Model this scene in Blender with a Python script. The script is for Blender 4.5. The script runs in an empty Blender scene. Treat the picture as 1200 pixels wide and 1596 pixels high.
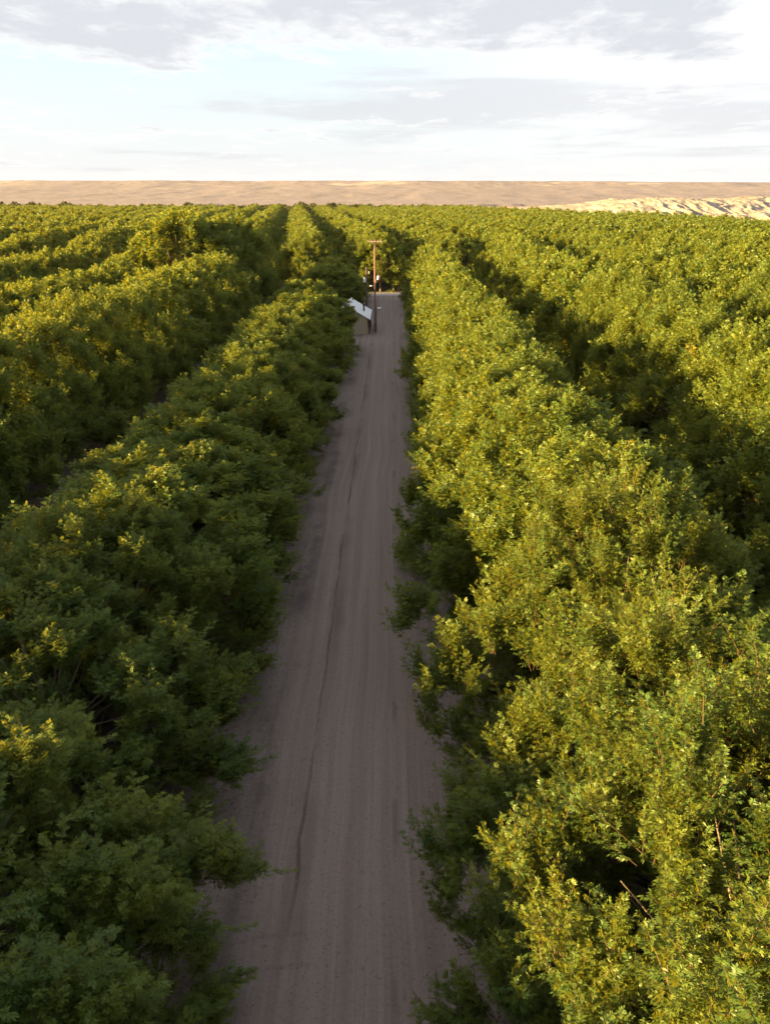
import bpy, math, random
import numpy as np

R = math.radians
sc = bpy.context.scene
col = sc.collection
rnd = random.Random(7)

# ------------------------------------------------------------------ render
sc.view_settings.view_transform = 'Standard'
sc.view_settings.look = 'None'
sc.view_settings.gamma = 1.0
sc.view_settings.exposure = 2.9
sc.view_settings.use_curve_mapping = False
sc.render.engine = 'CYCLES'
cy = sc.cycles
cy.max_bounces = 6
cy.diffuse_bounces = 3
cy.glossy_bounces = 2
cy.transmission_bounces = 4
cy.use_denoising = True
cy.caustics_reflective = False
cy.caustics_refractive = False

# ------------------------------------------------------------------ camera
CAM_H = 16.0
PITCH = math.atan((798 - 303) / 1503.0)
cam_d = bpy.data.cameras.new('camera')
cam_d.sensor_fit = 'VERTICAL'
cam_d.sensor_height = 24.0
cam_d.lens = 1503.0 / 1596.0 * 24.0
cam_d.clip_end = 30000
cam_d.clip_start = 0.1
cam = bpy.data.objects.new('camera', cam_d)
col.objects.link(cam)
YAW = math.atan(12 / 1582.0)
cam.location = (0, 0, CAM_H)
cam.rotation_euler = (math.pi / 2 - PITCH, 0, YAW)
sc.camera = cam


def project(x, y, z):
    """pixel in the 1200 x 1596 photograph"""
    c, s = math.cos(-YAW), math.sin(-YAW)
    xr, yr = x * c - y * s, x * s + y * c
    d = CAM_H - z
    zz = yr * math.cos(PITCH) + d * math.sin(PITCH)
    yy = d * math.cos(PITCH) - yr * math.sin(PITCH)
    if zz < 0.2:
        return None
    return 600 + 1503 * xr / zz, 798 + 1503 * yy / zz, zz


# ------------------------------------------------------------------ sun and sky
SUN_EL = R(9.4)
SUN_AZ = R(-104)                       # clockwise from +Y: over the left shoulder
sun_dir = np.array([math.sin(SUN_AZ) * math.cos(SUN_EL), math.cos(SUN_AZ) * math.cos(SUN_EL), math.sin(SUN_EL)])
sd = bpy.data.lights.new('sun', 'SUN')
sd.energy = 5.0
sd.angle = R(0.6)
sd.color = (1.0, 0.69, 0.26)
sun = bpy.data.objects.new('sun', sd)
col.objects.link(sun)
from mathutils import Vector
sun.rotation_euler = Vector(sun_dir).to_track_quat('Z', 'Y').to_euler()


class NT:
    """small helper round a node tree"""
    def __init__(self, tree):
        self.t = tree
        self.t.nodes.clear()

    def n(self, kind, **kw):
        nd = self.t.nodes.new(kind)
        for k, v in kw.items():
            setattr(nd, k, v)
        return nd

    def set(self, sock, v):
        if hasattr(v, 'is_output'):
            self.t.links.new(v, sock)
        else:
            sock.default_value = v

    def m(self, op, a, b=0.0, c=None):
        nd = self.n('ShaderNodeMath', operation=op)
        self.set(nd.inputs[0], a)
        self.set(nd.inputs[1], b)
        if c is not None:
            self.set(nd.inputs[2], c)
        return nd.outputs[0]

    def v(self, op, a, b=(0, 0, 0)):
        nd = self.n('ShaderNodeVectorMath', operation=op)
        self.set(nd.inputs[0], a)
        self.set(nd.inputs[1], b)
        return nd.outputs[0]

    def step(self, x, a, b, lo=0.0, hi=1.0):
        nd = self.n('ShaderNodeMapRange', interpolation_type='SMOOTHSTEP')
        self.set(nd.inputs[0], x)
        nd.inputs[1].default_value = a
        nd.inputs[2].default_value = b
        nd.inputs[3].default_value = lo
        nd.inputs[4].default_value = hi
        return nd.outputs[0]

    def noise(self, vec, scale, detail=4.0, rough=0.55, dist=0.0, lac=2.0):
        nd = self.n('ShaderNodeTexNoise')
        if vec is not None:
            self.set(nd.inputs['Vector'], vec)
        nd.inputs['Scale'].default_value = scale
        nd.inputs['Detail'].default_value = detail
        nd.inputs['Roughness'].default_value = rough
        nd.inputs['Lacunarity'].default_value = lac
        nd.inputs['Distortion'].default_value = dist
        return nd.outputs[0]

    def mix(self, f, a, b, blend='MIX'):
        nd = self.n('ShaderNodeMix', data_type='RGBA', blend_type=blend)
        self.set(nd.inputs[0], f)
        self.set(nd.inputs[6], a if hasattr(a, 'is_output') else (*a, 1))
        self.set(nd.inputs[7], b if hasattr(b, 'is_output') else (*b, 1))
        return nd.outputs[2]

    def xyz(self, x, y, z):
        nd = self.n('ShaderNodeCombineXYZ')
        for i, q in enumerate((x, y, z)):
            self.set(nd.inputs[i], q)
        return nd.outputs[0]

    def sep(self, vec):
        nd = self.n('ShaderNodeSeparateXYZ')
        self.set(nd.inputs[0], vec)
        return nd.outputs


world = bpy.data.worlds.new('World')
sc.world = world
world.use_nodes = True
w = NT(world.node_tree)
sky = w.n('ShaderNodeTexSky', sky_type='NISHITA', sun_disc=False)
sky.sun_elevation = SUN_EL
sky.sun_rotation = SUN_AZ
sky.altitude = 800
sky.air_density = 1.0
sky.dust_density = 1.2
sky.ozone_density = 1.0
tc = w.n('ShaderNodeTexCoord')
dx, dy, dz = w.sep(tc.outputs['Generated'])
zc = w.m('MAXIMUM', dz, 0.0)
el = w.m('MULTIPLY', w.m('ARCSINE', w.m('MINIMUM', zc, 1.0)), 57.2958)
az = w.m('MULTIPLY', w.m('ARCTAN2', dx, dy), 57.2958)
inv = w.m('DIVIDE', 1.0, w.m('ADD', zc, 0.035))
P = w.xyz(w.m('MULTIPLY', dx, inv), w.m('MULTIPLY', w.m('MULTIPLY', dy, inv), 0.5), 0.0)
# a broken bank of altocumulus above, thin streaks lower down
n1 = w.noise(w.v('ADD', P, (3.1, 7.7, 1.3)), 0.95, 9.0, 0.60, 0.25)
n2 = w.noise(w.v('ADD', P, (11.0, 2.4, 5.0)), 0.42, 6.0, 0.55, 0.1)
n3 = w.noise(w.v('ADD', w.v('MULTIPLY', P, (0.45, 1.0, 1.0)), (1.0, 4.4, 9.0)), 0.75, 8.0, 0.62, 0.3)
bank = w.m('MULTIPLY', w.step(el, 5.9, 8.0), w.step(w.m('ADD', az, w.m('MULTIPLY', el, -0.4)), 12.0, 16.5, 1.0, 0.0))
n0 = w.noise(w.v('ADD', P, (5.5, 1.7, 2.3)), 4.2, 8.0, 0.66, 0.3)
d1 = w.m('ADD', w.m('ADD', w.m('ADD', w.m('MULTIPLY', n1, 0.55), w.m('MULTIPLY', n2, 0.22)), w.m('MULTIPLY', n0, 0.34)), w.m('MULTIPLY', bank, 0.148))
cov1 = w.step(d1, 0.59, 0.655)
core1 = w.step(d1, 0.615, 0.74)
streak = w.m('MULTIPLY', w.m('MULTIPLY', w.step(el, 1.4, 3.2), w.step(el, 5.3, 6.4, 1.0, 0.0)), w.step(az, -9.0, 2.0))
d2 = w.m('ADD', n3, w.m('MULTIPLY', streak, 0.15))
cov2 = w.m('MULTIPLY', w.step(d2, 0.54, 0.70), 0.62)
veil = w.m('MULTIPLY', w.step(el, 0.0, 9.0, 0.92, 0.62), 1.0)
glow = w.m('MULTIPLY', w.step(w.m('ABSOLUTE', w.m('SUBTRACT', az, 17.0)), 0.0, 22.0, 1.0, 0.0), w.step(w.m('ABSOLUTE', w.m('SUBTRACT', el, 6.5)), 0.0, 7.0, 1.0, 0.0))
K = 1.0
skyc = sky.outputs[0]
c = w.mix(veil, skyc, (2.22 * K, 2.36 * K, 2.62 * K))
c = w.mix(w.m('MULTIPLY', glow, 0.85), c, (2.95 * K, 2.95 * K, 2.95 * K))
c = w.mix(cov2, c, (1.98 * K, 2.0 * K, 2.15 * K))
c = w.mix(w.m('MULTIPLY', cov1, 0.9), c, (2.75 * K, 2.75 * K, 2.78 * K))
c = w.mix(w.m('MULTIPLY', core1, 0.85), c, (1.88 * K, 1.98 * K, 2.14 * K))
bg = w.n('ShaderNodeBackground')
w.set(bg.inputs[0], c)
bg.inputs[1].default_value = 0.05
wo = w.n('ShaderNodeOutputWorld')
w.set(wo.inputs[0], bg.outputs[0])


# ------------------------------------------------------------------ materials
def material(name):
    m_ = bpy.data.materials.new(name)
    m_.use_nodes = True
    return m_, NT(m_.node_tree)


def finish(t, color, rough=0.9, bump=None, bstr=0.3, bdist=0.05, metallic=0.0):
    p = t.n('ShaderNodeBsdfPrincipled')
    t.set(p.inputs['Base Color'], color if hasattr(color, 'is_output') else (*color, 1))
    t.set(p.inputs['Roughness'], rough)
    p.inputs['Metallic'].default_value = metallic
    p.inputs['Specular IOR Level'].default_value = 0.25
    if bump is not None:
        b = t.n('ShaderNodeBump')
        b.inputs['Strength'].default_value = bstr
        b.inputs['Distance'].default_value = bdist
        t.set(b.inputs['Height'], bump)
        t.set(p.inputs['Normal'], b.outputs[0])
    o = t.n('ShaderNodeOutputMaterial')
    t.set(o.inputs[0], p.outputs[0])


def leaf_material(name, dark, light, trans=0.47):
    m_, t = material(name)
    at = t.n('ShaderNodeAttribute', attribute_name='tint')
    oi = t.n('ShaderNodeObjectInfo')
    f = t.m('ADD', t.m('MULTIPLY', at.outputs['Fac'], 0.8), t.m('MULTIPLY', oi.outputs['Random'], 0.3))
    c = t.mix(t.m('MINIMUM', f, 1.0), dark, light)
    # the odd yellowing spray
    yl = t.step(at.outputs['Fac'], 1.5, 1.6)
    c = t.mix(yl, c, (0.26, 0.205, 0.02))
    d = t.n('ShaderNodeBsdfDiffuse')
    t.set(d.inputs[0], c)
    tr = t.n('ShaderNodeBsdfTranslucent')
    t.set(tr.inputs[0], t.mix(0.5, c, (0.40, 0.330, 0.009)))
    mx = t.n('ShaderNodeMixShader')
    mx.inputs[0].default_value = trans
    t.set(mx.inputs[1], d.outputs[0])
    t.set(mx.inputs[2], tr.outputs[0])
    g = t.n('ShaderNodeBsdfGlossy')
    g.inputs['Roughness'].default_value = 0.5
    g.inputs[0].default_value = (0.5, 0.5, 0.5, 1)
    m2 = t.n('ShaderNodeMixShader')
    m2.inputs[0].default_value = 0.035
    t.set(m2.inputs[1], mx.outputs[0])
    t.set(m2.inputs[2], g.outputs[0])
    o = t.n('ShaderNodeOutputMaterial')
    t.set(o.inputs[0], m2.outputs[0])
    return m_


LEAF = leaf_material('orchard_leaf', (0.060, 0.122, 0.026), (0.175, 0.210, 0.024))
LEAF2 = leaf_material('bosque_leaf', (0.050, 0.062, 0.022), (0.075, 0.085, 0.030), 0.2)

BARK, t = material('bark')
pos = t.n('ShaderNodeTexCoord').outputs['Object']
nb = t.noise(t.v('MULTIPLY', pos, (6, 6, 1.5)), 3.0, 5)
finish(t, t.mix(nb, (0.10, 0.075, 0.055), (0.24, 0.18, 0.13)), 0.95, nb, 0.6, 0.03)

TWIG, t = material('twig')
finish(t, (0.10, 0.062, 0.034), 0.9)


# ------------------------------------------------------------------ mesh helpers
def mesh_from_quads(name, verts, mats, mat_index=None, tint=None, smooth=False):
    """verts: (n, 4, 3)"""
    n = len(verts)
    me = bpy.data.meshes.new(name)
    me.vertices.add(n * 4)
    me.vertices.foreach_set('co', np.ascontiguousarray(verts, dtype=np.float32).ravel())
    me.loops.add(n * 4)
    me.loops.foreach_set('vertex_index', np.arange(n * 4, dtype=np.int32))
    me.polygons.add(n)
    me.polygons.foreach_set('loop_start', np.arange(0, n * 4, 4, dtype=np.int32))
    for m_ in mats:
        me.materials.append(m_)
    if mat_index is not None:
        me.polygons.foreach_set('material_index', mat_index.astype(np.int32))
    me.update()
    if tint is not None:
        a = me.attributes.new('tint', 'FLOAT', 'FACE')
        a.data.foreach_set('value', tint.astype(np.float32))
    return me


class MB:
    """collects faces for one mesh"""
    def __init__(self):
        self.v, self.f, self.s = [], [], []

    def poly(self, pts, smooth=False):
        b = len(self.v)
        self.v += [tuple(p) for p in pts]
        self.f.append(list(range(b, b + len(pts))))
        self.s.append(smooth)

    def box(self, c, size, rz=0.0, rx=0.0):
        b = len(self.v)
        for dx_ in (-.5, .5):
            for dy_ in (-.5, .5):
                for dz_ in (-.5, .5):
                    p = np.array([dx_ * size[0], dy_ * size[1], dz_ * size[2]])
                    if rx:
                        p = np.array([p[0], p[1] * math.cos(rx) - p[2] * math.sin(rx), p[1] * math.sin(rx) + p[2] * math.cos(rx)])
                    if rz:
                        p = np.array([p[0] * math.cos(rz) - p[1] * math.sin(rz), p[0] * math.sin(rz) + p[1] * math.cos(rz), p[2]])
                    self.v.append((c[0] + p[0], c[1] + p[1], c[2] + p[2]))
        for q in ((0, 1, 3, 2), (4, 6, 7, 5), (0, 4, 5, 1), (2, 3, 7, 6), (0, 2, 6, 4), (1, 5, 7, 3)):
            self.f.append([b + i for i in q])
            self.s.append(False)

    def tube(self, pts, radii, seg=8, cap=True):
        pts = [np.array(p, float) for p in pts]
        rings = []
        for i, p in enumerate(pts):
            a = pts[max(i - 1, 0)]
            b = pts[min(i + 1, len(pts) - 1)]
            d = b - a
            d = d / (np.linalg.norm(d) + 1e-9)
            ref = np.array([0, 1, 0]) if abs(d[1]) < .9 else np.array([1, 0, 0])
            e1 = np.cross(d, ref)
            e1 /= np.linalg.norm(e1)
            e2 = np.cross(d, e1)
            base = len(self.v)
            for k in range(seg):
                an = 2 * math.pi * k / seg
                self.v.append(tuple(p + radii[i] * (e1 * math.cos(an) + e2 * math.sin(an))))
            rings.append(base)
        for i in range(len(rings) - 1):
            for k in range(seg):
                k2 = (k + 1) % seg
                self.f.append([rings[i] + k, rings[i] + k2, rings[i + 1] + k2, rings[i + 1] + k])
                self.s.append(True)
        if cap:
            self.f.append([rings[0] + k for k in range(seg)][::-1])
            self.s.append(False)
            self.f.append([rings[-1] + k for k in range(seg)])
            self.s.append(False)

    def mesh(self, name, mat):
        me = bpy.data.meshes.new(name)
        me.from_pydata(self.v, [], self.f)
        me.materials.append(mat)
        me.polygons.foreach_set('use_smooth', self.s)
        me.update()
        return me

    def build(self, name, mat, parent=None):
        o = bpy.data.objects.new(name, self.mesh(name, mat))
        col.objects.link(o)
        o.parent = parent
        return o


def tag(o, label=None, cat=None, group=None, kind=None):
    for k, q in (('label', label), ('category', cat), ('group', group), ('kind', kind)):
        if q:
            o[k] = q
    return o


def empty(name, loc, rz=0.0):
    o = bpy.data.objects.new(name, None)
    o.empty_display_size = 0.3
    o.location = loc
    o.rotation_euler = (0, 0, rz)
    col.objects.link(o)
    return o


def grid_mesh(name, xs, ys, zfun, mat, smooth=True):
    X, Y = np.meshgrid(xs, ys)
    Z = zfun(X, Y)
    nx, ny = len(xs), len(ys)
    me = bpy.data.meshes.new(name)
    v = np.stack([X, Y, Z], -1).reshape(-1, 3)
    i = np.arange((ny - 1) * (nx - 1))
    r, c_ = i // (nx - 1), i % (nx - 1)
    a = r * nx + c_
    f = np.stack([a, a + 1, a + nx + 1, a + nx], -1)
    me.from_pydata(v.tolist(), [], f.tolist())
    me.polygons.foreach_set('use_smooth', np.full(len(f), smooth))
    me.materials.append(mat)
    me.update()
    o = bpy.data.objects.new(name, me)
    col.objects.link(o)
    return o


def vnoise(x, y, seed):
    """value noise with smooth interpolation"""
    xi, yi = np.floor(x).astype(int), np.floor(y).astype(int)
    fx, fy = x - xi, y - yi
    fx, fy = fx * fx * (3 - 2 * fx), fy * fy * (3 - 2 * fy)

    def h(a, b):
        q = np.sin(a * 127.1 + b * 311.7 + seed * 74.7) * 43758.5453
        return q - np.floor(q)
    return (h(xi, yi) * (1 - fx) + h(xi + 1, yi) * fx) * (1 - fy) + (h(xi, yi + 1) * (1 - fx) + h(xi + 1, yi + 1) * fx) * fy


def fbm(x, y, seed, octv=5):
    s, a, tot = 0, 1.0, 0
    for o in range(octv):
        s = s + a * vnoise(x * 2 ** o, y * 2 ** o, seed + o)
        tot += a
        a *= .5
    return s / tot


# ------------------------------------------------------------------ orchard tree: branches, crown
def unit(a):
    return a / (np.linalg.norm(a, axis=-1, keepdims=True) + 1e-9)


def lobes_of(seed, H=10.0, Rr=4.3):
    """centres and radii of the foliage clumps of one crown"""
    g = np.random.default_rng(seed)
    out = []
    n = 56
    a0 = g.uniform(0, 6.28)
    for i in range(n):
        hh = .07 + .82 * ((i + .5) / n) ** .95
        prof = np.interp(hh, [.05, .18, .35, .5, .65, .78, .9], [.84, .92, .90, .82, .66, .44, .14])
        an = a0 + i * 2.39996 + g.normal(0, .22)
        q = Rr * prof * g.uniform(.86, 1.12)
        if hh < .6 and i % 5 == 0:
            q *= .5
        z = H * hh + g.normal(0, .3)
        sz = np.interp(hh, [0, .5, .9], [1.15, 1.3, 1.0]) * g.uniform(.85, 1.15)
        out.append((q * math.cos(an), q * math.sin(an), z, sz))
    return np.array(out)


def crown_mesh(name, seed, tufts, shoots, fronds, pairs, leaf_len, leaf_w, frond_len, mat, twigs, jitter=1.0, H=10.0, Rr=4.3):
    g = np.random.default_rng(seed * 13 + 5)
    L = lobes_of(seed, H, Rr)
    nl = len(L)
    # upright tufts over the skin of every clump, shoots fanning out of each tuft
    Tn = nl * tufts
    lc = np.repeat(L[:, :3], tufts, 0)
    lr = np.repeat(L[:, 3], tufts)
    d = unit(g.normal(size=(Tn, 3)))
    outw = unit(lc * np.array([1, 1, 0]) + 1e-3) * 0.6
    d = unit(d + outw + np.array([0, 0, .2]))
    tb = lc + d * (lr * g.uniform(.1, .72, Tn))[:, None] * np.array([1, 1, 1.35])
    up = np.where(tb[:, 2:3] > 2.2, 1.45, 0.6) + np.where(tb[:, 2:3] > 4.5, 0.5, 0.0)
    tdir = unit(d * 0.55 + np.array([0, 0, 1.0]) * up + g.normal(0, .16, (Tn, 3)))
    tlen = g.uniform(.75, 1.35, Tn)
    ttint = np.clip(g.normal(.45, .22, Tn) + .3 * (np.repeat(g.uniform(0, 1, nl), tufts) - .5), 0, 1)
    yel = g.uniform(size=Tn) < .003
    S = Tn * shoots
    base = np.repeat(tb, shoots, 0) + g.normal(0, .09, (S, 3))
    sdir = unit(np.repeat(tdir, shoots, 0) + g.normal(0, .21, (S, 3)))
    slen = np.repeat(tlen, shoots) * g.uniform(.6, 1.08, S) * jitter
    base[:, 2] = np.maximum(base[:, 2], 0.9)
    stint = np.clip(np.repeat(ttint, shoots) + g.normal(0, .10, S), 0, 1)
    yellow = np.repeat(yel, shoots)
    # fronds along each shoot
    F = S * fronds
    k = np.tile(np.arange(fronds), S)
    tt = (k + g.uniform(.2, .8, F)) / fronds
    tt = .12 + .88 * tt
    sb, sdr, sl = np.repeat(base, fronds, 0), np.repeat(sdir, fronds, 0), np.repeat(slen, fronds)
    fp = sb + sdr * (sl * tt)[:, None]
    ref = np.where(np.abs(sdr[:, 2:3]) < .95, np.array([[0, 0, 1.0]]), np.array([[1.0, 0, 0]]))
    e1 = unit(np.cross(sdr, ref))
    e2 = np.cross(sdr, e1)
    an = k * 2.4 + g.uniform(0, 6.28, S).repeat(fronds) + g.normal(0, .25, F)
    th = np.radians(66 - 42 * tt + g.normal(0, 9, F))
    rad = e1 * np.cos(an)[:, None] + e2 * np.sin(an)[:, None]
    fd = unit(rad * np.sin(th)[:, None] + sdr * np.cos(th)[:, None] - np.array([0, 0, .06]))
    fl = frond_len * g.uniform(.75, 1.2, F) * (1.05 - .35 * tt)
    side = unit(np.cross(fd, np.array([0, 0, 1.0]) + g.normal(0, .25, (F, 3))))
    nrm = np.cross(side, fd)
    # leaflets in pairs and one at the tip
    per = pairs * 2 + 1
    N = F * per
    idx = np.tile(np.arange(per), F)
    term = idx == per - 1
    pr = idx // 2
    sgn = np.where(idx % 2 == 0, 1.0, -1.0)
    s = np.where(term, 1.0, (pr + .55) / (pairs + .25))
    FD, SD, NM, FP, FL = (np.repeat(a, per, 0) for a in (fd, side, nrm, fp, fl))
    p = FP + FD * (FL * s)[:, None]
    p[:, 2] -= FL * s * s * .10
    ld = FD * .62 + SD * (sgn * .8)[:, None] - np.array([0, 0, .07]) - NM * .08
    ld = np.where(term[:, None], FD - np.array([0, 0, .3]), ld)
    ld = unit(ld + g.normal(0, .13, (N, 3)))
    wd = unit(np.cross(ld, NM + g.normal(0, .30, (N, 3))))
    ll = leaf_len * g.uniform(.75, 1.2, N) * np.where(term, 1.0, .8 + .4 * np.sin(np.clip(s, 0, 1) * 3.0))
    ww = leaf_w * ll / leaf_len
    q = np.stack([p, p + ld * (ll * .42)[:, None] + wd * (ww * .5)[:, None], p + ld * ll[:, None] - np.array([0, 0, .02]),
                  p + ld * (ll * .42)[:, None] - wd * (ww * .5)[:, None]], 1)
    tint = np.clip(np.repeat(np.repeat(stint, fronds), per) + g.normal(0, .12, N), 0, 1)
    tint = np.where(np.repeat(np.repeat(yellow, fronds), per), 2.0, tint)
    mi = np.zeros(N)
    if twigs:
        a = base - sdir * .05
        b = base + sdir * (slen * .95)[:, None]
        e1s = unit(np.cross(sdir, np.array([.3, .2, 1.0])))
        e2s = np.cross(sdir, e1s)
        tw = []
        for j in range(3):
            A0, A1 = 2.094 * j, 2.094 * (j + 1)
            u0 = e1s * math.cos(A0) + e2s * math.sin(A0)
            u1 = e1s * math.cos(A1) + e2s * math.sin(A1)
            tw.append(np.stack([a + u0 * .007, a + u1 * .007, b + u1 * .003, b + u0 * .003], 1))
        tw = np.concatenate(tw)
        q = np.concatenate([q, tw])
        mi = np.concatenate([mi, np.ones(len(tw))])
        tint = np.concatenate([tint, np.zeros(len(tw))])
    return mesh_from_quads(name, q, [mat, TWIG], mi, tint)


def trunk_mesh(seed, H=10.0, Rr=4.3):
    g = np.random.default_rng(seed * 7 + 1)
    L = lobes_of(seed, H, Rr)
    b = MB()
    fork = np.array([g.normal(0, .1), g.normal(0, .1), 1.7])
    b.tube([(0, 0, -.1), (0, 0, .15), tuple(fork * .55), tuple(fork)], [.30, .21, .17, .15], 9)
    for (x, y, z, r) in L:
        e = np.array([x, y, z])
        mid = fork + (e - fork) * .5 + np.array([-(x) * .12, -(y) * .12, .35])
        st = fork + np.array([0, 0, -.15])
        b.tube([tuple(st), tuple(fork + (mid - fork) * .5), tuple(mid), tuple(mid + (e - mid) * .7)], [.07, .055, .036, .012], 5)
    return b.mesh('trunk', BARK)


NV = 3
near_crowns = [crown_mesh('near_crown', 10 + i, 11, 7, 14, 5, .066, .025, .175, LEAF, True) for i in range(NV)]
mid_crowns = [crown_mesh('mid_crown', 10 + i, 11, 6, 9, 2, .110, .056, .19, LEAF, False) for i in range(NV)]
far_crowns = [crown_mesh('far_crown', 10 + i, 8, 3, 8, 1, .21, .125, .24, LEAF, False) for i in range(NV)]
tiny_crowns = [crown_mesh('tiny_crown', 10 + i, 7, 2, 6, 1, .34, .20, .26, LEAF, False) for i in range(NV)]
trunks = [trunk_mesh(10 + i) for i in range(NV)]

# ------------------------------------------------------------------ where the trees stand
ROW = 12.5
STEP = 5.3
BLOCK_END = 157.0


def far_limit(x):
    """far edge of the orchard (the river runs slantwise on the right)"""
    if x < 45:
        return 600 - .06 * (x + 100)
    return max(205, 590 - 4.6 * (x - 45))


trees = []          # dict(x, y, h, r, row, side, block)
for side in (-1, 1):
    for k in range(0, 12):
        x0 = -9.0 - ROW * k if side < 0 else 5.9 + ROW * k - (1.2 if k else 0)
        y = -44 + rnd.uniform(0, 6)
        while y < BLOCK_END:
            x, yy = x0 + rnd.gauss(0, .22), y + rnd.gauss(0, .5)
            y += STEP
            r = rnd.uniform(.94, 1.05)
            if side < 0 and k == 0:
                h = rnd.gauss(6.75, .2)
                r *= 1.13 if yy < 45 else 1.04
                if 111.5 < yy < 129:
                    continue                     # the shed stands here
            elif side < 0 and k == 1:
                h = rnd.gauss(9.1, .22)
            elif side > 0 and k == 0:
                h = rnd.gauss(8.6, .22)
                r *= 1.10 if yy < 46 else (1.0 if yy < 85 else .93)
            elif side < 0 and k == 2:
                h = rnd.gauss(8.1, .25)
            elif side > 0 and k == 1:
                h = rnd.gauss(9.9, .25)
            else:
                h = rnd.gauss(8.7 if side < 0 else 9.8, .25)
            if side < 0 and k == 0 and 96 < yy < 111.5:
                r *= 1.08
            if side < 0 and k == 1 and 128 < yy < 150:
                if yy < 141 and yy > 134:
                    h, r = 12.9, 1.4
                else:
                    h = rnd.uniform(10.8, 11.6)
            if side < 0 and k == 2 and 131 < yy < 137:
                x, h, r = -28.5, 13.7, 1.7
            trees.append(dict(x=x, y=yy, h=h, r=r, row=k, side=side, block=0, lit=not (side < 0 and k == 0)))
A = R(5.5)
for k in range(-34, 30):
    v_ = 0.0
    while v_ < 470:
        u_ = -2.3 + ROW * k + rnd.gauss(0, .4)
        vv = v_ + rnd.gauss(0, .7)
        v_ += STEP + .3
        x, y = u_ * math.cos(A) - vv * math.sin(A), 171.5 + u_ * math.sin(A) * .0 + vv * math.cos(A)
        if y > far_limit(x) or abs(x) > 60 + .5 * y:
            continue
        trees.append(dict(x=x, y=y, h=rnd.gauss(9.3, .25), r=rnd.uniform(1.08, 1.2) if y < 260 else rnd.uniform(1.18, 1.3), row=abs(k) if k else 0, side=-1 if k < 0 else 1, block=1, lit=True, kk=k))

for tr in trees:
    p = project(tr['x'], tr['y'], tr['h'] * .72)
    tr['p'] = p
    rp = 0 if p is None else 1503 * 4.2 / p[2]
    tr['in'] = p is not None and -rp * .6 < p[0] < 1200 + rp * .6 and p[1] - rp * .9 < 1596 and tr['y'] > -2.5
    tr['size'] = rp
inview = sorted([tr for tr in trees if tr['in']], key=lambda q: -q['size'])
singles = inview[:292]
ids = {id(q) for q in singles}
rest = [q for q in trees if id(q) not in ids]

ORD = ('first second third fourth fifth sixth seventh eighth ninth tenth eleventh twelfth thirteenth fourteenth fifteenth sixteenth '
       'seventeenth eighteenth nineteenth twentieth').split()
ORD += ['twenty-' + o for o in ORD[:9]] + ['thirtieth'] + ['thirty-' + o for o in ORD[:9]]

cache = {}


def make_tree(tr, cat_group):
    v_ = rnd.randrange(NV)
    lod = 0 if tr['size'] > 215 else (1 if tr['size'] > 78 else (2 if tr['size'] > 35 else 3))
    root = empty('orchard_tree', (tr['x'], tr['y'], 0), rnd.uniform(0, 6.28))
    s = tr['r']
    root.scale = (s, s, tr['h'] / 10.0)
    key = (v_, lod)
    if key not in cache:
        cr = bpy.data.objects.new('crown', (near_crowns, mid_crowns, far_crowns, tiny_crowns)[lod][v_])
        tk = bpy.data.objects.new('trunk', trunks[v_])
        cache[key] = (cr, tk)
    else:
        cr, tk = (o.copy() for o in cache[key])
    for o in (tk, cr):
        o.parent = root
        col.objects.link(o)
    return root


rows = {}
for tr in singles:
    rows.setdefault((tr['block'], tr['side'], tr['row']), []).append(tr)
for (blk, side, row), lst in sorted(rows.items()):
    lst.sort(key=lambda q: q['y'])
    where = 'shed side' if side < 0 else 'side opposite the shed'
    for i, tr in enumerate(lst):
        o = ORD[i]
        if blk == 0:
            look = 'tall bushy' if tr['h'] > 12.5 else ('shaded dark green' if not tr['lit'] else 'sunlit yellow-green')
            rw = 'roadside row' if row == 0 else f'{ORD[row]} row'
            lab = f'{look} tree, {o} in from the picture edge, {rw}, {where}'
            grp = 'trees in the orchard rows along the road'
        else:
            look = 'small sunlit'
            rw = 'row straight behind the road end' if row == 0 else f'{ORD[row - 1]} row over, {where}'
            lab = f'{look} tree, {o} behind the pale cross road, {rw}'
            grp = 'trees in the orchard block behind the cross road'
        tag(make_tree(tr, grp), lab, 'tree', grp)

# the remaining trees: one continuous canopy far off and beyond the frame
srcs = []
for ms in (tiny_crowns, mid_crowns, near_crowns):
    for m_ in ms:
        srcs.append(bpy.data.objects.new('crown_source', m_))
pts = np.array([[q['x'], q['y'], 0] for q in rest], np.float32)
me = bpy.data.meshes.new('distant_orchard')
me.vertices.add(len(pts))
me.vertices.foreach_set('co', pts.ravel())
me.update()


def attr(name, typ, vals):
    a = me.attributes.new(name, typ, 'POINT')
    a.data.foreach_set('vector' if typ == 'FLOAT_VECTOR' else 'value', np.asarray(vals).ravel())


attr('idx', 'INT', np.array([rnd.randrange(NV) + (2 * NV if math.hypot(q['x'], q['y']) < 22 else (NV if math.hypot(q['x'], q['y']) < 110 else 0)) for q in rest], np.int32))
attr('rot', 'FLOAT_VECTOR', np.array([[0, 0, rnd.uniform(0, 6.28)] for q in rest], np.float32))
attr('scl', 'FLOAT_VECTOR', np.array([[q['r'] * 1.06, q['r'] * 1.06, q['h'] / 10] for q in rest], np.float32))
ng = bpy.data.node_groups.new('canopy', 'GeometryNodeTree')
ng.interface.new_socket('Geometry', in_out='INPUT', socket_type='NodeSocketGeometry')
ng.interface.new_socket('Geometry', in_out='OUTPUT', socket_type='NodeSocketGeometry')
gi, go = ng.nodes.new('NodeGroupInput'), ng.nodes.new('NodeGroupOutput')
iop = ng.nodes.new('GeometryNodeInstanceOnPoints')
jn = ng.nodes.new('GeometryNodeJoinGeometry')
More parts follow.
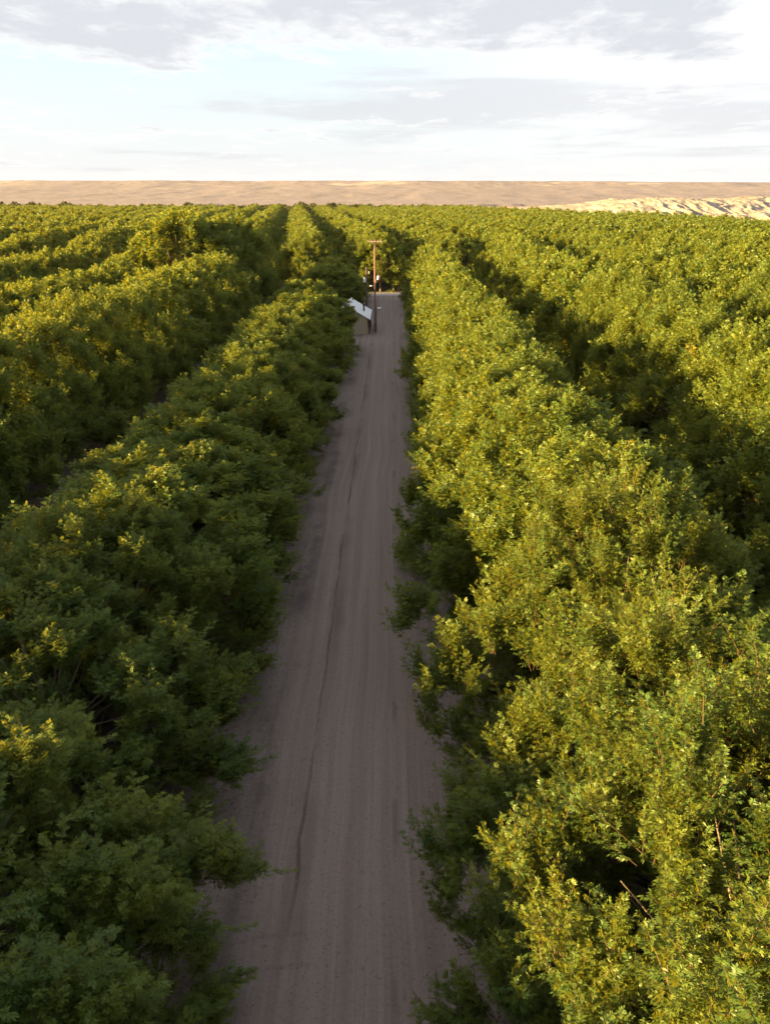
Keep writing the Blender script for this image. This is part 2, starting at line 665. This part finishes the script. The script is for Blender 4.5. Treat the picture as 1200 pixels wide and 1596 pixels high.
for s_ in reversed(srcs):
    oi = ng.nodes.new('GeometryNodeObjectInfo')
    oi.inputs['Object'].default_value = s_
    oi.inputs['As Instance'].default_value = True
    ng.links.new(oi.outputs['Geometry'], jn.inputs[0])


def named(nm, typ):
    n_ = ng.nodes.new('GeometryNodeInputNamedAttribute')
    n_.data_type = typ
    n_.inputs[0].default_value = nm
    return n_.outputs[0]


e2r = ng.nodes.new('FunctionNodeEulerToRotation')
ng.links.new(named('rot', 'FLOAT_VECTOR'), e2r.inputs[0])
ng.links.new(gi.outputs[0], iop.inputs['Points'])
ng.links.new(jn.outputs[0], iop.inputs['Instance'])
iop.inputs['Pick Instance'].default_value = True
ng.links.new(named('idx', 'INT'), iop.inputs['Instance Index'])
ng.links.new(e2r.outputs[0], iop.inputs['Rotation'])
ng.links.new(named('scl', 'FLOAT_VECTOR'), iop.inputs['Scale'])
ng.links.new(iop.outputs[0], go.inputs[0])
do = bpy.data.objects.new('distant_orchard', me)
col.objects.link(do)
md = do.modifiers.new('canopy', 'NODES')
md.node_group = ng
tag(do, 'far sunlit orchard canopy merging into one yellow-green mass below the hills', 'orchard', kind='stuff')

# ------------------------------------------------------------------ river woods behind the orchard
g = np.random.default_rng(3)
small = []
for i in range(3):
    cm = crown_mesh('tmp', 40 + i, 5, 2, 4, 1, .5, .30, .4, LEAF2, False)
    n = len(cm.polygons)
    co = np.empty(n * 12, np.float32)
    cm.vertices.foreach_get('co', co)
    ti = np.empty(n, np.float32)
    cm.attributes['tint'].data.foreach_get('value', ti)
    small.append((co.reshape(n, 4, 3), ti))
    bpy.data.meshes.remove(cm)
Q, T = [], []
for i in range(900):
    x = g.uniform(-330, 150)
    edge = far_limit(x)
    y = edge + g.uniform(6, 50)
    fade = 1.0 if x < 20 else max(.45, 1 - (x - 20) / 160)
    s = g.uniform(.62, .86) * fade
    if g.uniform() < .05:
        s *= 1.15
    co, ti = small[i % 3]
    a = g.uniform(0, 6.28)
    M = np.array([[math.cos(a), -math.sin(a), 0], [math.sin(a), math.cos(a), 0], [0, 0, 1]])
    Q.append(co @ M.T * np.array([s * 1.25, s * 1.25, s * 1.12]) + np.array([x, y, 0]))
    T.append(ti)
wm = mesh_from_quads('river_woods', np.concatenate(Q), [LEAF2], None, np.concatenate(T))
wo_ = bpy.data.objects.new('river_woods', wm)
col.objects.link(wo_)
tag(wo_, 'dark green strip of wild woods between orchard and desert hills', 'woods', kind='stuff')

# ------------------------------------------------------------------ ground, roads
SOIL, t = material('soil')
pos = t.n('ShaderNodeTexCoord').outputs['Object']
n_a = t.noise(pos, .18, 6, .6)
n_b = t.noise(pos, 3.5, 5, .65)
cs = t.mix(n_a, (0.11, 0.080, 0.060), (0.18, 0.135, 0.100))
cs = t.mix(t.step(n_b, .5, .72), cs, (0.07, 0.052, 0.036))
far_ = t.sep(pos)[1]
cs = t.mix(t.step(far_, 640.0, 1100.0), cs, t.mix(n_a, (0.33, 0.225, 0.15), (0.42, 0.29, 0.20)))
finish(t, cs, .95, n_b, .5, .05)
gx = np.concatenate([np.linspace(-5000, -300, 12), np.linspace(-250, 250, 41), np.linspace(300, 5000, 12)])
gy = np.concatenate([np.linspace(-800, -100, 6), np.linspace(-60, 640, 60), np.linspace(700, 5600, 14)])
ground = grid_mesh('ground', gx, gy, lambda X, Y: X * 0.0, SOIL)
tag(ground, kind='structure')

ROADM, t = material('graded_dirt')
pos = t.n('ShaderNodeTexCoord').outputs['Object']
px_, py_, pz_ = t.sep(pos)
wob = t.m('MULTIPLY', t.m('SUBTRACT', t.noise(pos, .035, 2), .5), 1.2)
wx = t.m('ADD', px_, wob)
# long grading streaks
st1 = t.noise(t.xyz(t.m('MULTIPLY', wx, 2.6), t.m('MULTIPLY', py_, .035), 0.0), 1.0, 5, .62)
st2 = t.noise(t.xyz(t.m('MULTIPLY', wx, 11.0), t.m('MULTIPLY', py_, .10), 4.0), 1.0, 4, .6)
grit = t.noise(pos, 9.0, 6, .75)
blot = t.noise(t.xyz(t.m('MULTIPLY', px_, .5), t.m('MULTIPLY', py_, .16), 2.0), 1.0, 5, .6)
cr = t.mix(t.step(st1, .28, .72), (0.185, 0.140, 0.120), (0.255, 0.200, 0.174))
cr = t.mix(t.m('MULTIPLY', t.step(st2, .50, .72), .38), cr, (0.150, 0.108, 0.088))
cr = t.mix(t.m('MULTIPLY', t.step(blot, .56, .74), .45), cr, (0.235, 0.165, 0.130))
cr = t.mix(t.m('MULTIPLY', t.step(grit, .50, .68), .6), cr, (0.125, 0.098, 0.085))
cr = t.mix(t.m('MULTIPLY', t.step(t.noise(pos, 30.0, 2, .5), .62, .72), .5), cr, (0.36, 0.31, 0.285))


def line(center_x, half, soft, gate_scale, lo, hi, seed, wav=.35):
    wv = t.m('MULTIPLY', t.m('SUBTRACT', t.noise(t.xyz(seed, t.m('MULTIPLY', py_, .22), 1.0), 1.0, 5, .6), .5), wav * 2)
    d = t.m('ABSOLUTE', t.m('SUBTRACT', t.m('ADD', px_, wv), center_x))
    gate = t.step(t.noise(t.xyz(seed + 5.0, t.m('MULTIPLY', py_, gate_scale), 0.0), 1.0, 3, .5), lo, hi)
    return t.m('MULTIPLY', t.step(d, half, half + soft, 1.0, 0.0), gate)


rut = line(-2.35, .0, .08, .16, .36, .62, 3.0, .26)
rut2 = line(-2.25, .0, .45, .13, .40, .66, 9.0, .5)
rut3 = line(1.15, .0, .22, .12, .48, .60, 14.0, .4)
rut4 = line(.1, .0, .14, .3, .50, .60, 31.0, .15)
cr = t.mix(t.m('MULTIPLY', rut2, .55), cr, (0.120, 0.078, 0.058))
cr = t.mix(t.m('MULTIPLY', rut, .7), cr, (0.060, 0.042, 0.034))
cr = t.mix(t.m('MULTIPLY', rut3, .6), cr, (0.115, 0.070, 0.052))
cr = t.mix(t.m('MULTIPLY', rut4, .55), cr, (0.10, 0.085, 0.078))
# darker blotchy strip in the road colour on the shed side
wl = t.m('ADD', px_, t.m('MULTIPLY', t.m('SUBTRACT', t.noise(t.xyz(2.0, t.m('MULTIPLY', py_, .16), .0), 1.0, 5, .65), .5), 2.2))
dark_strip = t.m('MULTIPLY', t.step(t.m('ABSOLUTE', t.m('SUBTRACT', wl, -3.75)), .0, .8, 1.0, 0.0), t.step(t.noise(t.xyz(t.m('MULTIPLY', px_, .4), t.m('MULTIPLY', py_, .2), 8.0), 1.0, 5, .65), .42, .60))
cr = t.mix(t.m('MULTIPLY', t.m('MULTIPLY', dark_strip, t.step(grit, .30, .55, .6, 1.0)), .58), cr, (0.060, 0.047, 0.043))
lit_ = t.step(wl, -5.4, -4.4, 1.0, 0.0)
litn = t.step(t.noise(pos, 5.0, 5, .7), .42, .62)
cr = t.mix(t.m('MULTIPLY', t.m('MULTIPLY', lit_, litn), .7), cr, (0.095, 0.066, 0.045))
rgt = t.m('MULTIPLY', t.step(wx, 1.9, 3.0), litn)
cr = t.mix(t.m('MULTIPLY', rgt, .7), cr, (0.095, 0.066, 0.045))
# a few turning tyre marks
for (cx_, cy_, rad_) in ((-1.5, 8.2, 8.6), (-1.2, 7.6, 10.2), (-3.2, 36.5, 5.6), (-2.4, 62.0, 5.2)):
    rr = t.m('POWER', t.m('ADD', t.m('POWER', t.m('ABSOLUTE', t.m('SUBTRACT', px_, cx_)), 2.0), t.m('POWER', t.m('ABSOLUTE', t.m('SUBTRACT', py_, cy_)), 2.0)), .5)
    mk = t.m('MULTIPLY', t.step(t.m('ABSOLUTE', t.m('SUBTRACT', rr, rad_)), .02, .14, 1.0, 0.0), t.step(px_, -2.2, -1.2, 1.0, 0.0))
    mk = t.m('MULTIPLY', mk, t.m('MULTIPLY', t.step(py_, cy_ + 2.0, cy_ + 3.0), t.step(grit, .35, .6)))
    cr = t.mix(t.m('MULTIPLY', mk, .45), cr, (0.13, 0.10, 0.09))
hgt = t.m('ADD', t.m('ADD', t.m('MULTIPLY', st2, .6), t.m('MULTIPLY', grit, .55)), t.m('MULTIPLY', rut, -1.2))
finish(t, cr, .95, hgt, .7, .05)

rx_ = np.linspace(-6.2, 3.4, 61)
ry_ = np.linspace(-40, 163.2, 260)


def road_z(X, Y):
    z = .06 * np.clip(1 - np.abs(X + 1.3) / 5.2, 0, 1) + .05 * (fbm(X * .6, Y * .05, 4, 3) - .5) - .035 * np.exp(-((X + 2.35) / .16) ** 2) - .025 * np.exp(-((X - 1.15) / .3) ** 2)
    e = np.clip((4.8 - np.abs(X + 1.4)) / .6, 0, 1)
    return .006 + np.maximum(z + .03, 0) * e


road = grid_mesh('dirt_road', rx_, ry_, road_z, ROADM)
tag(road, kind='structure')

PALE, t = material('pale_gravel')
pos = t.n('ShaderNodeTexCoord').outputs['Object']
n_a = t.noise(pos, 1.2, 5, .6)
finish(t, t.mix(n_a, (0.36, 0.31, 0.28), (0.50, 0.45, 0.41)), .95, n_a, .4, .04)
cb = grid_mesh('cross_road', np.linspace(-110, 110, 60), np.linspace(163.4, 167.6, 6),
               lambda X, Y: .012 + .16 * np.clip((2.1 - np.abs(Y - 165.5)) / .8, 0, 1) + .03 * fbm(X, Y, 8, 3), PALE)
tag(cb, kind='structure')

# loose clods and leaves on the verges
LIT, t = material('leaf_litter')
oi = t.n('ShaderNodeTexCoord').outputs['Object']
finish(t, t.mix(t.noise(oi, 2.0, 3), (0.07, 0.050, 0.028), (0.17, 0.115, 0.05)), .9)
n = 24000
lx = np.where(g.uniform(size=n) < .62, -5.3 + g.normal(0, .75, n), 2.6 + g.normal(0, .5, n))
ly = g.uniform(4, 150, n) ** 1.0
c_ = np.stack([lx, ly, np.full(n, .075)], -1)
a_ = g.uniform(0, 6.28, n)
u_ = np.stack([np.cos(a_), np.sin(a_), g.normal(0, .2, n)], -1)
v_ = np.stack([-np.sin(a_), np.cos(a_), g.normal(0, .2, n)], -1)
sz = g.uniform(.018, .06, n)[:, None]
lq = np.stack([c_ - u_ * sz, c_ + v_ * sz * .4, c_ + u_ * sz, c_ - v_ * sz * .4], 1)
lo_ = bpy.data.objects.new('leaf_litter', mesh_from_quads('leaf_litter', lq, [LIT]))
col.objects.link(lo_)
tag(lo_, 'brown fallen leaves strewn along both verges of the dirt road', 'fallen leaves', kind='stuff')

WEED, t = material('verge_weed')
oi = t.n('ShaderNodeTexCoord').outputs['Object']
finish(t, t.mix(t.noise(oi, .8, 3), (0.055, 0.075, 0.022), (0.16, 0.125, 0.055)), .9)
nt = 700
tx = np.where(g.uniform(size=nt) < .6, -5.6 + g.normal(0, .55, nt), 2.3 + g.normal(0, .45, nt))
ty = g.uniform(5, 158, nt)
bl_ = 22
N_ = nt * bl_
bx, by = np.repeat(tx, bl_) + g.normal(0, .07, N_), np.repeat(ty, bl_) + g.normal(0, .07, N_)
bh = np.repeat(g.uniform(.08, .30, nt), bl_) * g.uniform(.6, 1.2, N_)
an_ = g.uniform(0, 6.28, N_)
dirx = np.stack([np.cos(an_), np.sin(an_), np.zeros(N_)], -1)
pw = np.stack([-np.sin(an_), np.cos(an_), np.zeros(N_)], -1) * .008
b0 = np.stack([bx, by, np.full(N_, .02)], -1)
tip = b0 + dirx * (bh * .55)[:, None] + np.array([0, 0, 1.0]) * bh[:, None]
wq = np.stack([b0 - pw, b0 + pw, tip + pw * .3, tip - pw * .3], 1)
wo2 = bpy.data.objects.new('verge_weeds', mesh_from_quads('verge_weeds', wq, [WEED]))
col.objects.link(wo2)
tag(wo2, 'short dry weeds growing along both verges of the dirt road', 'weeds', kind='stuff')

STONE, t = material('road_stone')
oi = t.n('ShaderNodeTexCoord').outputs['Object']
finish(t, t.mix(t.noise(oi, 3.0, 2), (0.13, 0.10, 0.085), (0.38, 0.32, 0.285)), .9)
ns_ = 9000
sx_ = g.uniform(-5.6, 2.6, ns_)
keep = g.uniform(size=ns_) < .25 + .75 * np.clip(np.abs(np.sin(sx_ * 1.1 + .4)), 0, 1) ** 3
sx_ = sx_[keep]
ns_ = len(sx_)
sy_ = 4 + 70 * g.uniform(0, 1, ns_) ** 1.4
cz_ = road_z(sx_, sy_)
sr = g.uniform(.012, .034, ns_)
ang = g.uniform(0, 6.28, ns_)
faces = []
ring = [np.stack([np.cos(ang + k * math.pi / 2), np.sin(ang + k * math.pi / 2), np.zeros(ns_)], -1) * (sr * g.uniform(.7, 1.3, ns_))[:, None] for k in range(4)]
ctr = np.stack([sx_, sy_, cz_], -1)
topc = ctr + np.stack([g.normal(0, .004, ns_), g.normal(0, .004, ns_), sr * .75], -1)
for k in range(4):
    r0, r1 = ring[k], ring[(k + 1) % 4]
    faces.append(np.stack([ctr + r0, ctr + r1, topc + r1 * .45, topc + r0 * .45], 1))
faces.append(np.stack([topc + ring[k] * .45 for k in range(4)], 1))
so_ = bpy.data.objects.new('loose_stones', mesh_from_quads('loose_stones', np.concatenate(faces), [STONE]))
col.objects.link(so_)
tag(so_, 'small loose stones scattered over the graded dirt road', 'gravel', kind='stuff')

# ------------------------------------------------------------------ hills
def desert(name, ramp, speck=1.0):
    m_, t = material(name)
    pos = t.n('ShaderNodeTexCoord').outputs['Object']
    px2, py2, pz2 = t.sep(pos)
    n1_ = t.noise(pos, .004, 6, .6)
    n2_ = t.noise(t.v('MULTIPLY', pos, (1, .45, 1)), .05 if speck == 1.0 else .13, 6, .7)
    c0 = t.mix(n1_, ramp[0], ramp[1])
    c0 = t.mix(t.m('MULTIPLY', t.step(t.m('ADD', t.m('MULTIPLY', n2_, .7), t.m('MULTIPLY', t.noise(t.v('MULTIPLY', pos, (1, .3, 1)), .022, 5, .7), .3)) if speck == 1.0 else n2_, .50 if speck == 1.0 else .46, .62 if speck == 1.0 else .60), .8), c0, ramp[2])
    pale = t.m('MULTIPLY', t.step(t.noise(t.v('MULTIPLY', pos, (.5, 1, 1)), .011, 5, .65), .57, .66), t.step(pz2, 14.0, 46.0))
    c0 = t.mix(t.m('MULTIPLY', pale, .7), c0, ramp[3])
    finish(t, c0, .95, n2_, .8, 2.0)
    return m_


MESA = desert('desert_slope', ((0.192, 0.153, 0.156), (0.245, 0.198, 0.200), (0.112, 0.096, 0.094), (0.52, 0.42, 0.34)))
BLUFF = desert('pale_bluff',  ((0.30, 0.245, 0.20), (0.38, 0.32, 0.265), (0.17, 0.14, 0.11), (0.62, 0.48, 0.32)), .75)


def mesa_z(X, Y):
    X0, X = X, X + 5230.0
    u = (Y - 1450 - 120 * (fbm(X * .003, X * 0, 3, 3) - .5)) / 1500
    slope = np.clip(u, 0, 1)
    prof = slope ** 1.15 * 43
    gull = np.abs(fbm(X * .010 + .3 * fbm(X * .02, Y * .004, 5, 3), Y * .0016, 11, 5) - .5) * 2
    rim = (6.5 + 3.5 * fbm(X * .006, X * 0, 17, 5)) * np.clip((u - .92 - .03 * fbm(X * .01, X * 0, 19, 4)) / .08, 0, 1)
    low = 4.0 * (fbm(X * .0022, Y * .001, 21, 4) - .5)
    z = prof - 3.2 * (1 - gull) * np.clip(u * 3, 0, 1) * np.clip((1.02 - u) * 6, 0, 1) + rim + low * np.clip(u * 2, 0, 1) + 3
    z = z - np.where(X0 > 300, (X0 - 300) * .0065, 0) * np.clip(u, 0, 1)
    z = z + 3.0 * (fbm(X * .03, Y * .01, 61, 4) - .5) * np.clip(u * 3, 0, 1)
    return np.where(u > 0, z, -2.0)


hills = grid_mesh('hills', np.linspace(-2600, 2600, 521), np.concatenate([np.linspace(1380, 3100, 150), np.linspace(3150, 5200, 16)]), mesa_z, MESA)
tag(hills, kind='structure')


def bluff_z(X, Y):
    crest = 690 + 70 * (fbm(X * .010, X * 0, 31, 4) - .5)
    ridged = 1 - np.abs(fbm(X * .085 + 1.6 * fbm(X * .03, Y * .03, 35, 3), Y * .012, 33, 5) - .5) * 3.2
    f_ = (Y - (crest - 45 - 16 * (ridged - .5))) / 90
    ends = np.clip((X - 25) / 150, 0, 1) * np.clip((760 - X) / 150, 0, 1)
    top = 9.5 + 10 * (fbm(X * .022, Y * .010, 37, 5) - .5) + 4.0 * np.clip((X - 60) / 160, 0, 1)
    s = np.clip(f_, 0, 1) ** .75
    back = np.clip((1150 - Y) / 350, 0, 1)
    gul = np.abs(fbm(X * .24 + 2 * fbm(X * .03, Y * .03, 41, 3), Y * .045, 39, 5) - .5) * 2
    fine = fbm(X * .22, Y * .16, 51, 4) - .5
    return ends * (top * s * back - 3.0 * (1 - gul) ** 1.5 * s * (1.2 - s) + 2.2 * fine * s - .6) - .4 * (1 - ends)


bl = grid_mesh('sandy_bluffs', np.linspace(10, 780, 800), np.concatenate([np.linspace(570, 770, 130), np.linspace(775, 1160, 20)]), bluff_z, BLUFF)
tag(bl, kind='structure')

# ------------------------------------------------------------------ shed by the road
STUCCO, t = material('tan_stucco')
pos = t.n('ShaderNodeTexCoord').outputs['Object']
n_a = t.noise(pos, 2.0, 5, .6)
finish(t, t.mix(n_a, (0.33, 0.27, 0.19), (0.44, 0.37, 0.27)), .9, n_a, .3, .02)
TIN, t = material('weathered_tin')
pos = t.n('ShaderNodeTexCoord').outputs['Object']
n_a = t.noise(t.v('MULTIPLY', pos, (.6, 2.0, 1)), 1.3, 6, .65)
ct = t.mix(n_a, (0.58, 0.59, 0.60), (0.74, 0.75, 0.76))
ct = t.mix(t.step(n_a, .60, .70), ct, (0.30, 0.22, 0.17))
finish(t, ct, .5, None, metallic=.25)
DKWOOD, t = material('dark_wood')
pos = t.n('ShaderNodeTexCoord').outputs['Object']
finish(t, t.mix(t.noise(t.v('MULTIPLY', pos, (8, 8, 1)), 1.5, 4), (0.065, 0.045, 0.035), (0.12, 0.085, 0.065)), .9)
POLEW, t = material('red_brown_pole')
pos = t.n('ShaderNodeTexCoord').outputs['Object']
finish(t, t.mix(t.noise(t.v('MULTIPLY', pos, (10, 10, .8)), 1.5, 4), (0.15, 0.078, 0.058), (0.24, 0.130, 0.098)), .85)
WEATH, t = material('weathered_grey_wood')
pos = t.n('ShaderNodeTexCoord').outputs['Object']
finish(t, t.mix(t.noise(t.v('MULTIPLY', pos, (2, 9, 9)), 1.5, 4), (0.22, 0.175, 0.13), (0.33, 0.27, 0.21)), .85)
WHITE, t = material('white_enamel')
finish(t, t.mix(t.noise(None, 6.0, 3), (0.74, 0.75, 0.75), (0.84, 0.84, 0.83)), .35)
GLASS, t = material('dark_window_glass')
finish(t, (0.03, 0.035, 0.04), .12)

shed = empty('roadside_shed', (-5.25, 121.0, 0))
tag(shed, 'small tan shed with pale metal roof standing beside the red-brown utility pole', 'shed')
W2, L2, EH, RH = 2.25, 4.6, 2.05, 3.35
wl_ = MB()
for (sx, sy) in ((-1, 0), (1, 0)):
    wl_.box((sx * (W2 - .1), 0, EH / 2 + .02), (.2, L2 * 2 - .42, EH + .02))
for sy in (-1, 1):
    y0, y1 = sy * L2 - .1 * (1 if sy > 0 else -1) * 2, sy * L2
    ya, yb = min(y0, y1), max(y0, y1)
    prof = [(-W2, 0), (W2, 0), (W2, EH), (0, RH - .12), (-W2, EH)]
    a = [(x, ya, z) for x, z in prof]
    b = [(x, yb, z) for x, z in prof]
    wl_.poly(a)
    wl_.poly(b[::-1])
    for i in range(5):
        j = (i + 1) % 5
        wl_.poly([a[j], a[i], b[i], b[j]])
wl_.build('wall', STUCCO, shed)
sl_ = math.atan2(RH - EH, W2)
for sx in (-1, 1):
    rb = MB()
    ns = 40
    e0, e1 = .0, (W2 + .38) / math.cos(sl_)
    ys = np.linspace(-L2 - .35, L2 + .35, ns * 2 + 1)
    top, bot = [], []
    for i, yv in enumerate(ys):
        dz_ = .03 if i % 2 else 0.0
        top.append([(sx * (.004 + s * math.cos(sl_)), yv, RH + .03 + dz_ - s * math.sin(sl_)) for s in (e0, e1)])
        bot.append([(p[0], p[1], p[2] - .05) for p in top[-1]])
    for i in range(len(ys) - 1):
        rb.poly([top[i][0], top[i][1], top[i + 1][1], top[i + 1][0]])
        rb.poly([bot[i][0], bot[i + 1][0], bot[i + 1][1], bot[i][1]])
        rb.poly([top[i][1], bot[i][1], bot[i + 1][1], top[i + 1][1]])
    rb.poly([top[0][0], bot[0][0], bot[0][1], top[0][1]])
    rb.poly([top[-1][1], bot[-1][1], bot[-1][0], top[-1][0]])
    ro = rb.build('roof_slope', TIN, shed)
    if sx > 0:
        vt = MB()
        vt.tube([(1.75, -.6, 2.3), (1.75, -.6, 3.05)], [.11, .11], 10)
        vt.tube([(1.75, -.6, 3.051), (1.75, -.6, 3.16), (1.75, -.6, 3.26)], [.2, .18, .03], 10)
        vt.build('vent_pipe', DKWOOD, ro)
rc = MB()
rc.tube([(0, -L2 - .36, RH + .06), (0, L2 + .36, RH + .06)], [.07, .07], 8)
rc.build('ridge_cap', TIN, shed)
for sx in (-1, 1):
    fb = MB()
    e = (W2 + .38)
    fb.box((sx * (e + .02), 0, EH - .26), (.04, 2 * L2 + .7, .14))
    fb.build('fascia', DKWOOD, shed)
db = MB()
db.box((W2 + .03, 1.4, 1.0), (.06, .95, 1.96))
dr = db.build('door', DKWOOD, shed)
hb = MB()
hb.tube([(W2 + .06, 1.05, 1.0), (W2 + .13, 1.05, 1.0)], [.03, .035], 8)
hb.build('handle', WHITE, dr)
wb = MB()
for (cz, cyy, a_, b_) in ((1.72, -1.8, 1.12, .08), (.98, -1.8, 1.12, .08)):
    wb.box((W2 + .03, cyy, cz), (.06, a_, b_))
for cyy in (-2.32, -1.28):
    wb.box((W2 + .03, cyy, 1.35), (.06, .08, .66))
wf = wb.build('window', WEATH, shed)
pb = MB()
pb.box((W2 + .012, -1.8, 1.35), (.02, .95, .64))
pb.build('pane', GLASS, wf)
for yv in (-4.2, -1.3, 2.6):
    po = MB()
    po.box((W2 + .26, yv, .87), (.09, .09, 1.74))
    po.build('porch_post', DKWOOD, shed)

# ------------------------------------------------------------------ utility poles
pole = empty('utility_pole', (-2.1, 118.0, 0))
tag(pole, 'tall red-brown utility pole with pale crossarm standing in front of the metal-roofed shed', 'utility pole')
b = MB()
b.tube([(0, 0, -.3), (0, 0, 0), (0, 0, 5), (0, 0, 10.95)], [.125, .12, .105, .085], 12)
b.build('pole_shaft', POLEW, pole)
b = MB()
b.box((0, -.14, 10.72), (1.7, .1, .13))
ca = b.build('crossarm', WEATH, pole)
for xx in (-.78, -.42, .42, .78):
    b = MB()
    b.tube([(xx, -.14, 10.786), (xx, -.14, 10.83), (xx, -.14, 10.88), (xx, -.14, 10.92)], [.02, .04, .035, .015], 8)
    b.build('insulator', WEATH, ca)
for sx in (-1, 1):
    b = MB()
    b.tube([(sx * .07, -.12, 10.2), (sx * .5, -.14, 10.655)], [.018, .018], 6)
    b.build('brace', DKWOOD, pole)
b = MB()
b.tube([(.1, 0, 6.35), (.25, -.02, 6.5), (.36, -.03, 6.52)], [.03, .03, .03], 8)
la = b.build('lamp_arm', WHITE, pole)
b = MB()
b.tube([(.40, -.03, 6.80), (.40, -.03, 6.74), (.40, -.03, 6.55), (.40, -.03, 6.36), (.40, -.03, 6.30)], [.05, .12, .17, .14, .05], 12)
b.build('lamp_shade', WHITE, la)
b = MB()
b.box((.09, -.05, 6.15), (.1, .12, .3))
b.build('meter_box', WEATH, pole)
b = MB()
b.tube([(-.12, -.02, 5.55), (-.28, -.02, 5.57)], [.025, .025], 6)
bk = b.build('bracket', DKWOOD, pole)
b = MB()
b.tube([(-.24, -.02, 5.6), (-.62, -.02, 5.6)], [.075, .075], 10)
b.build('cable_spool', WHITE, bk)
b = MB()
b.tube([(.12, 0, 2.98), (.36, -.05, 3.02)], [.025, .025], 6)
fa = b.build('floodlight_arm', DKWOOD, pole)
b = MB()
b.box((.50, -.08, 2.98), (.44, .18, .13), rz=.25, rx=.5)
b.build('floodlight', WHITE, fa)
b = MB()
b.tube([(.165, .05, 0), (.155, .05, 3.0)], [.03, .03], 8)
b.build('conduit', DKWOOD, pole)

pole2 = empty('service_pole', (-3.45, 131.0, 0))
tag(pole2, 'shorter dark utility pole with a white transformer, rising behind the shed roof', 'utility pole')
b = MB()
b.tube([(0, 0, -.3), (0, 0, 0), (0, 0, 3.5), (0, 0, 6.9)], [.14, .135, .12, .10], 12)
b.build('pole_shaft', DKWOOD, pole2)
b = MB()
b.tube([(-.24, -.16, 4.9), (-.24, -.16, 4.93), (-.24, -.16, 5.5), (-.24, -.16, 5.55), (-.24, -.16, 5.6)], [.14, .16, .16, .13, .05], 14)
tf = b.build('transformer', WHITE, pole2)
b = MB()
b.tube([(-.24, -.16, 5.6), (-.24, -.16, 5.70), (-.24, -.16, 5.80)], [.03, .05, .02], 8)
b.build('bushing', DKWOOD, tf)
b = MB()
b.tube([(.1, -.02, 6.2), (.32, -.02, 6.25)], [.025, .025], 6)
ar = b.build('side_arm', WEATH, pole2)
b = MB()
b.tube([(.38, -.02, 6.0), (.38, -.02, 6.08), (.38, -.02, 6.3), (.38, -.02, 6.38)], [.05, .12, .12, .04], 10)
b.build('lightning_arrester', WEATH, ar)

for i, (xx, hh) in enumerate(((.15, 1.25), (1.05, 1.05))):
    b = MB()
    b.tube([(0, 0, -.2), (0, 0, hh), (0, 0, hh + .05)], [.06, .055, .02], 8)
    o = b.build('marker_post', WHITE if i == 0 else WEATH)
    o.location = (xx, 169.4, 0)
    tag(o, ('thin white post at the far edge of the pale cross road' if i == 0 else 'short weathered wooden post beside the white post at the cross road'), 'post', 'posts along the cross road')

# ------------------------------------------------------------------ thin evening haze
hz = MB()
hz.box((0, 2405, 36), (10060, 6450, 80))
HAZE = bpy.data.materials.new('haze')
HAZE.use_nodes = True
t = NT(HAZE.node_tree)
pv = t.n('ShaderNodeVolumePrincipled')
pv.inputs['Color'].default_value = (0.93, 0.95, 1.0, 1)
pv.inputs['Density'].default_value = 0.00002
pv.inputs['Anisotropy'].default_value = 0.2
o = t.n('ShaderNodeOutputMaterial')
t.set(o.inputs['Volume'], pv.outputs[0])
tag(hz.build('haze', HAZE), kind='stuff')
cy.volume_bounces = 0
